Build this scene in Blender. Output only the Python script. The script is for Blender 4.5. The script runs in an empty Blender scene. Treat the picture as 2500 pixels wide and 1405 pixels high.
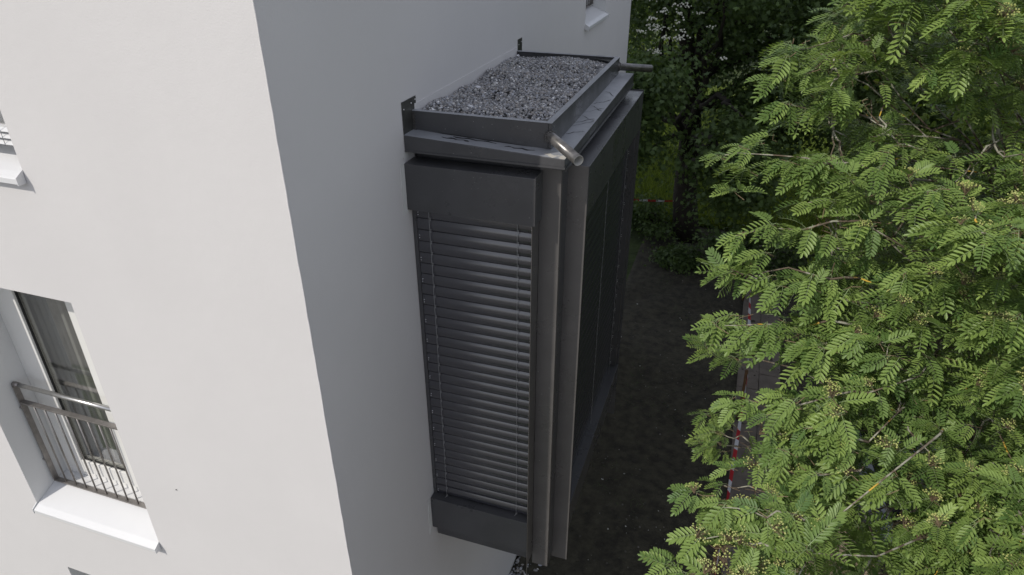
import bpy, bmesh, math, random
import numpy as np
from mathutils import Vector, Matrix, noise
random.seed(7); rng = np.random.default_rng(11)
S = bpy.context.scene; COL = S.collection
R = math.radians
# ---------------------------------------------------------------- camera
cam = bpy.data.objects.new('camera', bpy.data.cameras.new('camera')); COL.objects.link(cam)
cam.location = (1.9, -2.43, 0.0); cam.rotation_euler = (R(90 - 29.3), 0, R(18.65))
cam.data.sensor_width = 36; cam.data.lens = 24.0; cam.data.clip_end = 2000; cam.data.clip_start = .05
S.camera = cam
# ---------------------------------------------------------------- light
SUND = Vector((-0.73, -1.0, 1.1)).normalized()          # towards the sun
W = bpy.data.worlds.new('World'); S.world = W; W.use_nodes = True
wn = W.node_tree.nodes; sky = wn.new('ShaderNodeTexSky'); sky.sky_type = 'NISHITA'; sky.sun_disc = False
sky.sun_elevation = math.asin(SUND.z); sky.sun_rotation = math.atan2(SUND.x, SUND.y)
sky.air_density = 1.0; sky.dust_density = 1.0; sky.ozone_density = 0.6
# even pale fill added over the clear sky to lift the shaded wall
_hs = wn.new('ShaderNodeHueSaturation'); _hs.inputs['Saturation'].default_value = .6
_mx = wn.new('ShaderNodeMixRGB'); _mx.inputs[0].default_value = .62; _mx.inputs[2].default_value = (3.65, 3.78, 4.4, 1)
W.node_tree.links.new(sky.outputs[0], _hs.inputs['Color']); W.node_tree.links.new(_hs.outputs[0], _mx.inputs[1])
W.node_tree.links.new(_mx.outputs[0], wn['Background'].inputs[0]); wn['Background'].inputs[1].default_value = 0.15
sl = bpy.data.lights.new('sun', 'SUN'); sun = bpy.data.objects.new('sun', sl); COL.objects.link(sun)
sl.energy = 2.5; sl.angle = R(0.53); sl.color = (1.0, 0.95, 0.875)
sun.rotation_euler = (-SUND).to_track_quat('-Z', 'Y').to_euler(); sun.location = (-8, -12, 14)
S.view_settings.view_transform = 'Standard'; S.view_settings.look = 'None'
S.view_settings.exposure = 0.28; S.view_settings.gamma = 1.0; S.view_settings.use_curve_mapping = False
GZ = -7.5                                               # ground level
# ---------------------------------------------------------------- unproject helper used while laying out boughs
_p = R(29.3); _y = R(18.65)
FW = np.array([-math.sin(_y)*math.cos(_p), math.cos(_y)*math.cos(_p), -math.sin(_p)])
RT = np.array([math.cos(_y), math.sin(_y), 0.0]); UP = np.cross(RT, FW)
CP = np.array([1.9, -2.43, 0.0])
def at(px, py, d): return CP + (FW + RT*(px-1250)/1667.0 + UP*(702.5-py)/1667.0)*d
def px_(P): v = np.array(P) - CP; z = v@FW; return 1250 + 1667*(v@RT)/z, 702.5 - 1667*(v@UP)/z
# ---------------------------------------------------------------- materials
def mat(name, base, rough=.6, bump=0, bscale=50, var=0, vscale=4, metallic=0, spec=.5, col2=None, detail=4, bump2=0, b2scale=8):
    m = bpy.data.materials.new(name); m.use_nodes = True; nt = m.node_tree; N = nt.nodes; L = nt.links
    b = N['Principled BSDF']; b.inputs['Roughness'].default_value = rough; b.inputs['Metallic'].default_value = metallic
    b.inputs['Specular IOR Level'].default_value = spec
    tc = N.new('ShaderNodeTexCoord')
    g = N.new('ShaderNodeNewGeometry')
    if var or col2:
        nz = N.new('ShaderNodeTexNoise'); nz.inputs['Scale'].default_value = vscale; nz.inputs['Detail'].default_value = 6
        nz.inputs['Roughness'].default_value = .6
        L.new(g.outputs['Position'], nz.inputs['Vector'])
        cr = N.new('ShaderNodeValToRGB'); cr.color_ramp.elements[0].position = .35; cr.color_ramp.elements[1].position = .65
        c2 = col2 or tuple(c*(1-var) for c in base)
        cr.color_ramp.elements[0].color = (*c2, 1); cr.color_ramp.elements[1].color = (*base, 1)
        L.new(nz.outputs['Fac'], cr.inputs['Fac']); L.new(cr.outputs['Color'], b.inputs['Base Color'])
    else: b.inputs['Base Color'].default_value = (*base, 1)
    last = None
    for st, sc in ((bump, bscale), (bump2, b2scale)):
        if not st: continue
        nb = N.new('ShaderNodeTexNoise'); nb.inputs['Scale'].default_value = sc; nb.inputs['Detail'].default_value = detail
        L.new(g.outputs['Position'], nb.inputs['Vector'])
        bp = N.new('ShaderNodeBump'); bp.inputs['Strength'].default_value = 1; bp.inputs['Distance'].default_value = st
        L.new(nb.outputs['Fac'], bp.inputs['Height'])
        if last: L.new(last.outputs[0], bp.inputs['Normal'])
        L.new(bp.outputs[0], b.inputs['Normal']); last = bp
    return m
def leafmat(name, dark, light, trans=.25, rough=.5, spec=.35):
    m = bpy.data.materials.new(name); m.use_nodes = True; nt = m.node_tree; N = nt.nodes; L = nt.links
    b = N['Principled BSDF']; b.inputs['Roughness'].default_value = rough; b.inputs['Specular IOR Level'].default_value = spec
    a = N.new('ShaderNodeAttribute'); a.attribute_name = 'tint'
    cr = N.new('ShaderNodeValToRGB'); cr.color_ramp.elements[0].color = (*dark, 1); cr.color_ramp.elements[1].color = (*light, 1)
    L.new(a.outputs['Fac'], cr.inputs['Fac']); L.new(cr.outputs[0], b.inputs['Base Color'])
    t = N.new('ShaderNodeBsdfTranslucent'); mx = N.new('ShaderNodeMixShader'); mx.inputs[0].default_value = trans
    hs = N.new('ShaderNodeHueSaturation'); hs.inputs['Saturation'].default_value = 1.15; hs.inputs['Value'].default_value = 1.5
    hs.inputs['Hue'].default_value = .485
    L.new(cr.outputs[0], hs.inputs['Color']); L.new(hs.outputs[0], t.inputs['Color'])
    L.new(b.outputs[0], mx.inputs[1]); L.new(t.outputs[0], mx.inputs[2]); L.new(mx.outputs[0], N['Material Output'].inputs[0])
    return m
M = {}
M['stucco'] = mat('stucco', (.618, .602, .593), .9, .0009, 130, .03, 1.3, spec=.2, detail=5, bump2=.0012, b2scale=14)
M['stuccoB'] = M['stucco']
M['plaster'] = mat('plaster', (.62, .62, .6), .95, .003, 40, .06, 6, spec=.2)
M['reveal'] = mat('reveal_paint', (.68, .68, .67), .85, .0008, 150, spec=.2)
M['sill'] = mat('white_aluminium', (.66, .66, .66), .3, 0, 1, .03, 3)
M['frame'] = mat('white_frame', (.72, .71, .68), .4, 0, 1)
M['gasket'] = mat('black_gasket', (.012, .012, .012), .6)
M['steel'] = mat('railing_steel', (.30, .28, .265), .38, .0004, 60, .25, 20, metallic=.75)
M['steelbright'] = mat('handrail_steel', (.55, .54, .52), .28, 0, 1, .15, 30, metallic=.9)
M['anth'] = mat('anthracite_sheet', (.068, .068, .071), .28, .0006, 2.5, .16, 5, spec=.5)
M['panel'] = mat('pale_sheet', (.100, .094, .090), .30, .0006, 2.5, .16, 5, spec=.7)
M['slat'] = mat('anthracite_slat', (.032, .032, .040), .24, 0, 1, .08, 9, spec=1.0)
M['slat'].node_tree.nodes['Principled BSDF'].inputs['IOR'].default_value = 1.58
M['cord'] = mat('grey_cord', (.28, .28, .28), .7)
M['pin'] = mat('pin', (.75, .75, .75), .4)
M['zinc'] = mat('spout_metal', (.20, .19, .18), .3, .0008, 30, .5, 25, metallic=.6)
M['zincin'] = mat('spout_inner', (.38, .37, .34), .6, .001, 60, .35, 30)
M['tabmetal'] = mat('flashing_tab', (.10, .10, .09), .38, .0006, 8, .4, 18, metallic=.5)
M['curtain'] = mat('curtain', (.55, .54, .53), .95)
M['room'] = mat('room', (.12, .12, .11), .9)
M['bark'] = mat('dark_bark', (.035, .028, .02), .95, .02, 18, .4, 9)
M['soil'] = mat('soil', (.066, .060, .041), 1, .02, 25, .5, 7, col2=(.028, .025, .018), bump2=.05, b2scale=3)
M['sand'] = mat('sandy_soil', (.30, .235, .17), 1, .03, 20, .4, 6)
M['slab'] = mat('paving_slab', (.19, .162, .138), .9, .002, 60, .25, 5)
M['wood'] = mat('stake_wood', (.16, .085, .04), .85, .003, 40, .4, 10)
M['red'] = mat('tape_red', (.42, .02, .03), .45)
M['white'] = mat('tape_white', (.62, .62, .66), .45)
M['carpaint'] = mat('car_paint', (.055, .065, .085), .25)
M['glassdark'] = mat('car_glass', (.008, .009, .011), .08)
M['tyre'] = mat('tyre', (.015, .015, .015), .8)
M['rim'] = mat('rim', (.35, .35, .36), .3, metallic=.8)
M['flower'] = mat('blossom', (.62, .62, .52), .8)
M['chip'] = mat('plaster_chip', (.66, .66, .68), .9, .002, 60)
M['berry'] = mat('berry', (.42, .42, .15), .5, 0, 1, .3, 60, col2=(.26, .31, .08))
M['orange'] = mat('orange_fruit', (.30, .07, .02), .6)
M['stalk'] = mat('stalk', (.15, .105, .06), .8)
M['unseen_forecourt'] = mat('unseen_forecourt', (.20, .19, .17), .9, .004, 40, .25, 1.2)
M['grassbase'] = mat('grass_base', (.05, .075, .018), 1, .05, 8, .5, 2)
M['leaf'] = leafmat('rowan_leaf', (.088, .155, .042), (.265, .360, .096), .27, .45)
M['rachis'] = mat('rachis', (.20, .26, .12), .6)
M['maple'] = leafmat('maple_leaf', (.045, .080, .026), (.115, .175, .050), .3)
M['hazel'] = leafmat('hazel_leaf', (.05, .095, .018), (.145, .20, .035), .35)
M['grass'] = leafmat('grass_blade', (.07, .11, .02), (.24, .32, .06), .35)
# pebble, lichen bark and plate materials with their own graphs
def pebblemat(name, cols, rough=.75):
    m = bpy.data.materials.new(name); m.use_nodes = True; N = m.node_tree.nodes; L = m.node_tree.links; b = N['Principled BSDF']
    a = N.new('ShaderNodeAttribute'); a.attribute_name = 'tint'; cr = N.new('ShaderNodeValToRGB')
    e = cr.color_ramp.elements; e[0].position = 0; e[0].color = (*cols[0][1], 1); e[1].position = 1; e[1].color = (*cols[-1][1], 1)
    for p, c in cols[1:-1]: x = e.new(p); x.color = (*c, 1)
    L.new(a.outputs['Fac'], cr.inputs['Fac']); L.new(cr.outputs[0], b.inputs['Base Color']); b.inputs['Roughness'].default_value = rough
    return m
M['pebble'] = pebblemat('pebble', [(0, (.16, .16, .165)), (.35, (.26, .26, .265)), (.6, (.33, .30, .27)), (.78, (.37, .38, .42)), (.9, (.48, .47, .45)), (1, (.85, .84, .82))], .8)
M['debris'] = pebblemat('debris', [(0, (.03, .03, .025)), (.6, (.07, .065, .05)), (.88, (.17, .16, .14)), (1, (.62, .62, .58))])
def lichenbark():
    m = bpy.data.materials.new('lichen_bark'); m.use_nodes = True; N = m.node_tree.nodes; L = m.node_tree.links; b = N['Principled BSDF']
    g = N.new('ShaderNodeNewGeometry'); b.inputs['Roughness'].default_value = .9
    n1 = N.new('ShaderNodeTexNoise'); n1.inputs['Scale'].default_value = 13; n1.inputs['Detail'].default_value = 5
    n2 = N.new('ShaderNodeTexNoise'); n2.inputs['Scale'].default_value = 7; n2.inputs['Detail'].default_value = 3
    mp = N.new('ShaderNodeMapping'); mp.inputs['Location'].default_value = (5, 9, 2)
    L.new(g.outputs['Position'], n1.inputs['Vector']); L.new(g.outputs['Position'], mp.inputs[0]); L.new(mp.outputs[0], n2.inputs['Vector'])
    c1 = N.new('ShaderNodeValToRGB'); c1.color_ramp.elements[0].position = .47; c1.color_ramp.elements[1].position = .58
    c1.color_ramp.elements[0].color = (.10, .075, .05, 1); c1.color_ramp.elements[1].color = (.30, .29, .23, 1)
    c2 = N.new('ShaderNodeValToRGB'); c2.color_ramp.elements[0].position = .645; c2.color_ramp.elements[1].position = .68
    c2.color_ramp.elements[0].color = (0, 0, 0, 1); c2.color_ramp.elements[1].color = (1, 1, 1, 1)
    mx = N.new('ShaderNodeMixRGB'); mx.inputs[2].default_value = (.48, .31, .04, 1)
    L.new(n1.outputs['Fac'], c1.inputs[0]); L.new(n2.outputs['Fac'], c2.inputs[0]); L.new(c2.outputs[0], mx.inputs[0]); L.new(c1.outputs[0], mx.inputs[1])
    L.new(mx.outputs[0], b.inputs['Base Color'])
    bp = N.new('ShaderNodeBump'); bp.inputs['Distance'].default_value = .01; L.new(n1.outputs['Fac'], bp.inputs['Height']); L.new(bp.outputs[0], b.inputs['Normal'])
    return m
M['lichen'] = lichenbark()
def platemat():  # base colour lightened to paint in the sky's sheen on upward sheets
    m = mat('sky_sheen_sheet', (.30, .31, .33), .3, .0006, 2.5, .22, 6, spec=.9); N = m.node_tree.nodes; L = m.node_tree.links; b = N['Principled BSDF']
    old = b.inputs['Base Color'].links[0].from_socket
    g = N.new('ShaderNodeNewGeometry')
    n = N.new('ShaderNodeTexNoise'); n.inputs['Scale'].default_value = 16; n.inputs['Detail'].default_value = 6; L.new(g.outputs['Position'], n.inputs['Vector'])
    vm = N.new('ShaderNodeVectorMath'); vm.operation = 'DISTANCE'; vm.inputs[1].default_value = (.965, 1.20, -1.23); L.new(g.outputs['Position'], vm.inputs[0])
    mr = N.new('ShaderNodeMapRange'); mr.inputs[1].default_value = 0; mr.inputs[2].default_value = .17; mr.inputs[3].default_value = .20; mr.inputs[4].default_value = -.25
    L.new(vm.outputs['Value'], mr.inputs[0])
    ad = N.new('ShaderNodeMath'); ad.operation = 'ADD'; L.new(n.outputs['Fac'], ad.inputs[0]); L.new(mr.outputs[0], ad.inputs[1])
    cr = N.new('ShaderNodeValToRGB'); cr.color_ramp.elements[0].position = .56; cr.color_ramp.elements[1].position = .62; L.new(ad.outputs[0], cr.inputs[0])
    mx = N.new('ShaderNodeMixRGB'); mx.inputs[2].default_value = (.55, .52, .46, 1); L.new(cr.outputs[0], mx.inputs[0]); L.new(old, mx.inputs[1])
    # small splashes of plaster
    v = N.new('ShaderNodeTexVoronoi'); v.inputs['Scale'].default_value = 26; L.new(g.outputs['Position'], v.inputs['Vector'])
    cr2 = N.new('ShaderNodeValToRGB'); cr2.color_ramp.elements[0].position = .05; cr2.color_ramp.elements[0].color = (1, 1, 1, 1); cr2.color_ramp.elements[1].position = .07; cr2.color_ramp.elements[1].color = (0, 0, 0, 1)
    L.new(v.outputs['Distance'], cr2.inputs[0])
    n3 = N.new('ShaderNodeTexNoise'); n3.inputs['Scale'].default_value = 4; L.new(g.outputs['Position'], n3.inputs['Vector'])
    cr3 = N.new('ShaderNodeValToRGB'); cr3.color_ramp.elements[0].position = .5; cr3.color_ramp.elements[1].position = .6; L.new(n3.outputs['Fac'], cr3.inputs[0])
    mu = N.new('ShaderNodeMath'); mu.operation = 'MULTIPLY'; L.new(cr2.outputs[0], mu.inputs[0]); L.new(cr3.outputs[0], mu.inputs[1])
    mx2 = N.new('ShaderNodeMixRGB'); mx2.inputs[2].default_value = (.5, .5, .48, 1); L.new(mu.outputs[0], mx2.inputs[0]); L.new(mx.outputs[0], mx2.inputs[1])
    L.new(mx2.outputs[0], b.inputs['Base Color'])
    # mottled gloss
    n4 = N.new('ShaderNodeTexNoise'); n4.inputs['Scale'].default_value = 9; n4.inputs['Detail'].default_value = 5; L.new(g.outputs['Position'], n4.inputs['Vector'])
    m4 = N.new('ShaderNodeMapRange'); m4.inputs[3].default_value = .25; m4.inputs[4].default_value = .55; L.new(n4.outputs['Fac'], m4.inputs[0]); L.new(m4.outputs[0], b.inputs['Roughness'])
    return m
M['plate'] = platemat()
def specks(m, sc=34, thr=.055):
    N = m.node_tree.nodes; L = m.node_tree.links; b = N['Principled BSDF']; old = b.inputs['Base Color'].links[0].from_socket
    g = N.new('ShaderNodeNewGeometry'); v = N.new('ShaderNodeTexVoronoi'); v.inputs['Scale'].default_value = sc; L.new(g.outputs['Position'], v.inputs['Vector'])
    c = N.new('ShaderNodeValToRGB'); c.color_ramp.elements[0].position = thr; c.color_ramp.elements[0].color = (1, 1, 1, 1); c.color_ramp.elements[1].position = thr+.02; c.color_ramp.elements[1].color = (0, 0, 0, 1)
    L.new(v.outputs['Distance'], c.inputs[0])
    n = N.new('ShaderNodeTexNoise'); n.inputs['Scale'].default_value = 3.5; n.inputs['Detail'].default_value = 3; L.new(g.outputs['Position'], n.inputs['Vector'])
    c3 = N.new('ShaderNodeValToRGB'); c3.color_ramp.elements[0].position = .52; c3.color_ramp.elements[1].position = .6; L.new(n.outputs['Fac'], c3.inputs[0])
    mu = N.new('ShaderNodeMath'); mu.operation = 'MULTIPLY'; L.new(c.outputs[0], mu.inputs[0]); L.new(c3.outputs[0], mu.inputs[1])
    mx = N.new('ShaderNodeMixRGB'); mx.inputs[2].default_value = (.38, .38, .37, 1); L.new(mu.outputs[0], mx.inputs[0]); L.new(old, mx.inputs[1]); L.new(mx.outputs[0], b.inputs['Base Color'])
    n4 = N.new('ShaderNodeTexNoise'); n4.inputs['Scale'].default_value = 3; n4.inputs['Detail'].default_value = 6; n4.inputs['Roughness'].default_value = .65; L.new(g.outputs['Position'], n4.inputs['Vector'])
    m4 = N.new('ShaderNodeMapRange'); m4.inputs[1].default_value = .3; m4.inputs[2].default_value = .7; m4.inputs[3].default_value = .2; m4.inputs[4].default_value = .46; L.new(n4.outputs['Fac'], m4.inputs[0]); L.new(m4.outputs[0], b.inputs['Roughness'])
specks(M['anth']); specks(M['panel'], 30, .06)
def glassmat():
    m = bpy.data.materials.new('window_glass'); m.use_nodes = True; N = m.node_tree.nodes; L = m.node_tree.links
    N.remove(N['Principled BSDF']); t = N.new('ShaderNodeBsdfTransparent'); t.inputs[0].default_value = (.84, .845, .83, 1)
    gl = N.new('ShaderNodeBsdfGlossy'); gl.inputs['Roughness'].default_value = .01; lw = N.new('ShaderNodeLayerWeight'); lw.inputs[0].default_value = .5; pw = N.new('ShaderNodeMath'); pw.operation = 'POWER'; pw.inputs[1].default_value = 3.5; L.new(lw.outputs['Facing'], pw.inputs[0]); fr = N.new('ShaderNodeMapRange'); fr.inputs[3].default_value = .09; fr.inputs[4].default_value = 1; L.new(pw.outputs[0], fr.inputs[0])
    mx = N.new('ShaderNodeMixShader'); L.new(fr.outputs[0], mx.inputs[0]); L.new(t.outputs[0], mx.inputs[1]); L.new(gl.outputs[0], mx.inputs[2])
    L.new(mx.outputs[0], N['Material Output'].inputs[0]); return m
M['glass'] = glassmat()
# ---------------------------------------------------------------- builders
def link(name, me, m, parent=None, smooth=False):
    if m: me.materials.append(M[m])
    o = bpy.data.objects.new(name, me); COL.objects.link(o)
    if parent: o.parent = parent
    if smooth: me.polygons.foreach_set('use_smooth', np.ones(len(me.polygons), bool))
    return o
def tag(o, label=None, cat=None, group=None, kind=None):
    if label: o['label'] = label
    if cat: o['category'] = cat
    if group: o['group'] = group
    if kind: o['kind'] = kind
    return o
def empty(name, loc=(0, 0, 0)):
    o = bpy.data.objects.new(name, None); COL.objects.link(o); o.location = loc; o.empty_display_size = .2; return o
class MB:
    """collects geometry in world coordinates"""
    def __init__(s): s.v = []; s.f = []
    def add(s, vs, fs):
        k = len(s.v); s.v += [tuple(v) for v in vs]; s.f += [tuple(i+k for i in f) for f in fs]; return s
    def box(s, x0, x1, y0, y1, z0, z1):
        return s.add([(x0,y0,z0),(x1,y0,z0),(x1,y1,z0),(x0,y1,z0),(x0,y0,z1),(x1,y0,z1),(x1,y1,z1),(x0,y1,z1)],
                     [(0,3,2,1),(4,5,6,7),(0,1,5,4),(1,2,6,5),(2,3,7,6),(3,0,4,7)])
    def quad(s, *p): return s.add(p, [tuple(range(len(p)))])
    def tube(s, pts, rad, n=8, caps=True):
        P = [Vector(p) for p in pts]; k0 = len(s.v); rad = rad if isinstance(rad, (list, tuple)) else [rad]*len(P)
        prev = None
        for i, p in enumerate(P):
            d = (P[min(i+1, len(P)-1)] - P[max(i-1, 0)]).normalized()
            a = prev - d*prev.dot(d) if prev else (Vector((0,0,1)).cross(d) if abs(d.z) < .95 else Vector((1,0,0)).cross(d))
            a.normalize(); prev = a; b = d.cross(a)
            for j in range(n):
                t = 2*math.pi*j/n; s.v.append(tuple(p + (a*math.cos(t) + b*math.sin(t))*rad[i]))
        for i in range(len(P)-1):
            for j in range(n): s.f.append((k0+i*n+j, k0+i*n+(j+1) % n, k0+(i+1)*n+(j+1) % n, k0+(i+1)*n+j))
        if caps: s.f.append(tuple(k0+j for j in range(n))[::-1]); s.f.append(tuple(k0+(len(P)-1)*n+j for j in range(n)))
        return s
    def build(s, name, m, parent=None, smooth=False, bevel=0, origin=None):
        me = bpy.data.meshes.new(name)
        if origin is None: me.from_pydata(s.v, [], s.f)
        else: me.from_pydata([(a-origin[0], b-origin[1], c-origin[2]) for a, b, c in s.v], [], s.f)
        o = link(name, me, m, parent, smooth)
        if origin is not None: o.location = origin
        if bevel:
            bv = o.modifiers.new('bevel', 'BEVEL'); bv.width = bevel; bv.segments = 2; bv.limit_method = 'ANGLE'; bv.angle_limit = R(40)
            bv.harden_normals = False
        return o
def B(name, m, parent, *a, bevel=.0015): return MB().box(*a).build(name, m, parent, bevel=bevel)
def big(name, V, F, m, parent=None, tint=None, smooth=False):
    """numpy mesh: V (n,3), F (m,k) all faces with k corners"""
    me = bpy.data.meshes.new(name); n = len(V); k = F.shape[1]
    me.vertices.add(n); me.vertices.foreach_set('co', V.astype(np.float32).ravel())
    me.loops.add(F.size); me.loops.foreach_set('vertex_index', F.astype(np.int32).ravel())
    me.polygons.add(len(F)); me.polygons.foreach_set('loop_start', np.arange(0, F.size, k, dtype=np.int32))
    me.update(calc_edges=True)
    if tint is not None:
        a = me.attributes.new('tint', 'FLOAT', 'POINT'); a.data.foreach_set('value', tint.astype(np.float32))
    return link(name, me, m, parent, smooth)
def frames(D, Nn):
    """rows: x=side, y=D direction, z=normal"""
    D = D/np.linalg.norm(D, axis=1, keepdims=True); Nn = Nn - D*(Nn*D).sum(1, keepdims=True)
    Nn = Nn/np.maximum(np.linalg.norm(Nn, axis=1, keepdims=True), 1e-6); X = np.cross(D, Nn)
    return np.stack([X, D, Nn], 1)
def scatter(tv, P, Fm, s):
    """template verts tv (k,3) -> (n*k,3)"""
    return (np.einsum('kc,ncd->nkd', tv, Fm)*s[:, None, None] + P[:, None, :]).reshape(-1, 3)
def tile(tf, n, k): return (tf[None] + (np.arange(n)*k)[:, None, None]).reshape(-1, tf.shape[1])
def ico(sub=1):
    bm = bmesh.new(); bmesh.ops.create_icosphere(bm, subdivisions=sub, radius=1)
    v = np.array([x.co[:] for x in bm.verts]); f = np.array([[w.index for w in q.verts] for q in bm.faces]); bm.free(); return v, f
# ================================================================ GROUND
def grid_sheet(name, x0, x1, y0, y1, z, n, m, amp, sc, kind='structure', seed=0, fn=None):
    xs = np.linspace(x0, x1, n); ys = np.linspace(y0, y1, n); X, Y = np.meshgrid(xs, ys, indexing='ij')
    Z = np.zeros_like(X)
    for i in range(n):
        for j in range(n):
            zz = noise.noise(Vector((X[i, j]*sc, Y[i, j]*sc, seed)))*amp
            Z[i, j] = z + (fn(X[i, j], Y[i, j], zz) if fn else zz)
    V = np.stack([X, Y, Z], -1).reshape(-1, 3); idx = np.arange(n*n).reshape(n, n)
    F = np.stack([idx[:-1, :-1], idx[1:, :-1], idx[1:, 1:], idx[:-1, 1:]], -1).reshape(-1, 4)
    o = big(name, V, F, m, smooth=True); tag(o, kind=kind); return o
ground = MB().quad((-600, -600, GZ-.03), (600, -600, GZ-.03), (600, 900, GZ-.03), (-600, 900, GZ-.03)).build('ground', 'grassbase'); tag(ground, kind='structure')
yard = grid_sheet('yard_soil', 0, 9, -4, 15.5, GZ, 130, 'soil', .05, 1.6, fn=lambda x, y, n: (.015+n if 0 < x < 9 and y < 15 else -.03))
fore = MB().quad((-60, -90, GZ-.01), (60, -90, GZ-.01), (60, -4.2, GZ-.01), (-60, -4.2, GZ-.01)).build('unseen_forecourt', 'unseen_forecourt'); tag(fore, kind='structure')  # unseen paving added for grey glass reflections and bounce onto the walls
lawn = grid_sheet('lawn', -9, 16, 15.2, 60, GZ+.02, 60, 'grassbase', .1, .5)
sand = grid_sheet('sand_patch', 3.35, 14.5, -3.9, 5.4, GZ+.02, 90, 'sand', .12, 1.5, fn=lambda x, y, n: n + .10*math.sin(math.pi*min(1, (x-3.35)/4.15))*math.sin(math.pi*max(0, y+1)/6.4) + .01)
# paving path: separate slabs
path = MB().box(2.57, 3.31, -2, 14.5, GZ-.06, GZ+.018).build('path', 'soil'); tag(path, kind='structure')
slab_me = None; y = -2.0; k = 0
bs = MB(); w_, l_ = .363, .493
bs.box(-w_/2, w_/2, -l_/2, l_/2, 0, .035); 
slab0 = bs.build('paving_slab', 'slab', path, bevel=.006)
first = True
for r_ in range(33):
    for c_ in range(2):
        o = slab0 if first else slab0.copy()
        if not first: COL.objects.link(o); o.parent = path
        first = False
        o.location = (2.755 + c_*.37, -1.7 + r_*.5 + (c_ % 2)*.0, GZ + .015 + random.uniform(-.006, .006)); o.rotation_euler = (random.uniform(-.01, .01), random.uniform(-.01, .01), random.uniform(-.012, .012))
# ================================================================ APARTMENT BUILDING
bld = empty('apartment_building', (-4, 4, GZ)); tag(bld, 'white rendered apartment building with sunlit and shaded facades meeting at a sharp vertical corner', 'building')
def P_(o): o.parent = bld; o.matrix_parent_inverse = Matrix.Translation(bld.location).inverted(); return o
HT = 6.2; XL = -14.0; YB = 9.0
A_op = [(-2.82, -1.64, -4.07+2.835*k, -2.03+2.835*k) for k in (-1, 0, 1, 2)] + [(-7.6, -6.4, -4.07+2.835*k, -2.03+2.835*k) for k in (-1, 0, 1, 2)]
A_op[0] = (-2.82, -1.64, -6.90, -4.80)
B_op = [(5.87, 7.03, -1.235+2.835*k, .80+2.835*k) for k in (-1, 0, 1)]
BAY = (1.295, 3.34, -4.6, -1.36)
def wall_with_holes(name, u0, u1, v0, v1, holes, put, m):
    us = sorted({u0, u1, *[h[0] for h in holes], *[h[1] for h in holes]}); vs = sorted({v0, v1, *[h[2] for h in holes], *[h[3] for h in holes]})
    mb = MB()
    for i in range(len(us)-1):
        for j in range(len(vs)-1):
            cu, cv = (us[i]+us[i+1])/2, (vs[j]+vs[j+1])/2
            if any(h[0] < cu < h[1] and h[2] < cv < h[3] for h in holes): continue
            mb.quad(put(us[i], vs[j]), put(us[i+1], vs[j]), put(us[i+1], vs[j+1]), put(us[i], vs[j+1]))
    return P_(mb.build(name, m))
wa = wall_with_holes('facade_wall', XL, 0, GZ, HT, A_op, lambda u, v: (u, 0, v), 'stucco'); wa['label'] = 'sunlit rendered wall'
wb = wall_with_holes('facade_wall', 0, YB, GZ, HT, B_op + [BAY], lambda u, v: (0, u, v), 'stuccoB'); wb['label'] = 'shaded rendered wall behind the bay'
wc = MB(); wc.quad((XL, YB, GZ), (XL, YB, HT), (0, YB, HT), (0, YB, GZ)); wc.quad((XL, 0, GZ), (XL, 0, HT), (XL, YB, HT), (XL, YB, GZ)); P_(wc.build('back_wall', 'stucco'))
P_(MB().quad((XL, 0, HT), (0, 0, HT), (0, YB, HT), (XL, YB, HT)).build('roof', 'room'))
# corner bead: a slightly rough rounded arris
cb = MB()
pts = [(random.uniform(-.0012, .0012)-.002, random.uniform(-.0012, .0012)+.002, GZ + i*.06) for i in range(int((HT-GZ)/.06)+1)]
cb.tube(pts, [.0045 + random.uniform(-.001, .001) for _ in pts], 6); P_(cb.build('corner_bead', 'stucco', smooth=True))
def reveal(put, u0, u1, v0, v1, d):
    """put(u, depth, v) -> point"""
    mb = MB()
    mb.quad(put(u0, 0, v0), put(u0, 0, v1), put(u0, d, v1), put(u0, d, v0)); mb.quad(put(u1, 0, v0), put(u1, d, v0), put(u1, d, v1), put(u1, 0, v1))
    mb.quad(put(u0, 0, v1), put(u1, 0, v1), put(u1, d, v1), put(u0, d, v1)); mb.quad(put(u0, 0, v0), put(u0, d, v0), put(u1, d, v0), put(u1, 0, v0))
    return P_(mb.build('window_reveal', 'reveal'))
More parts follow.
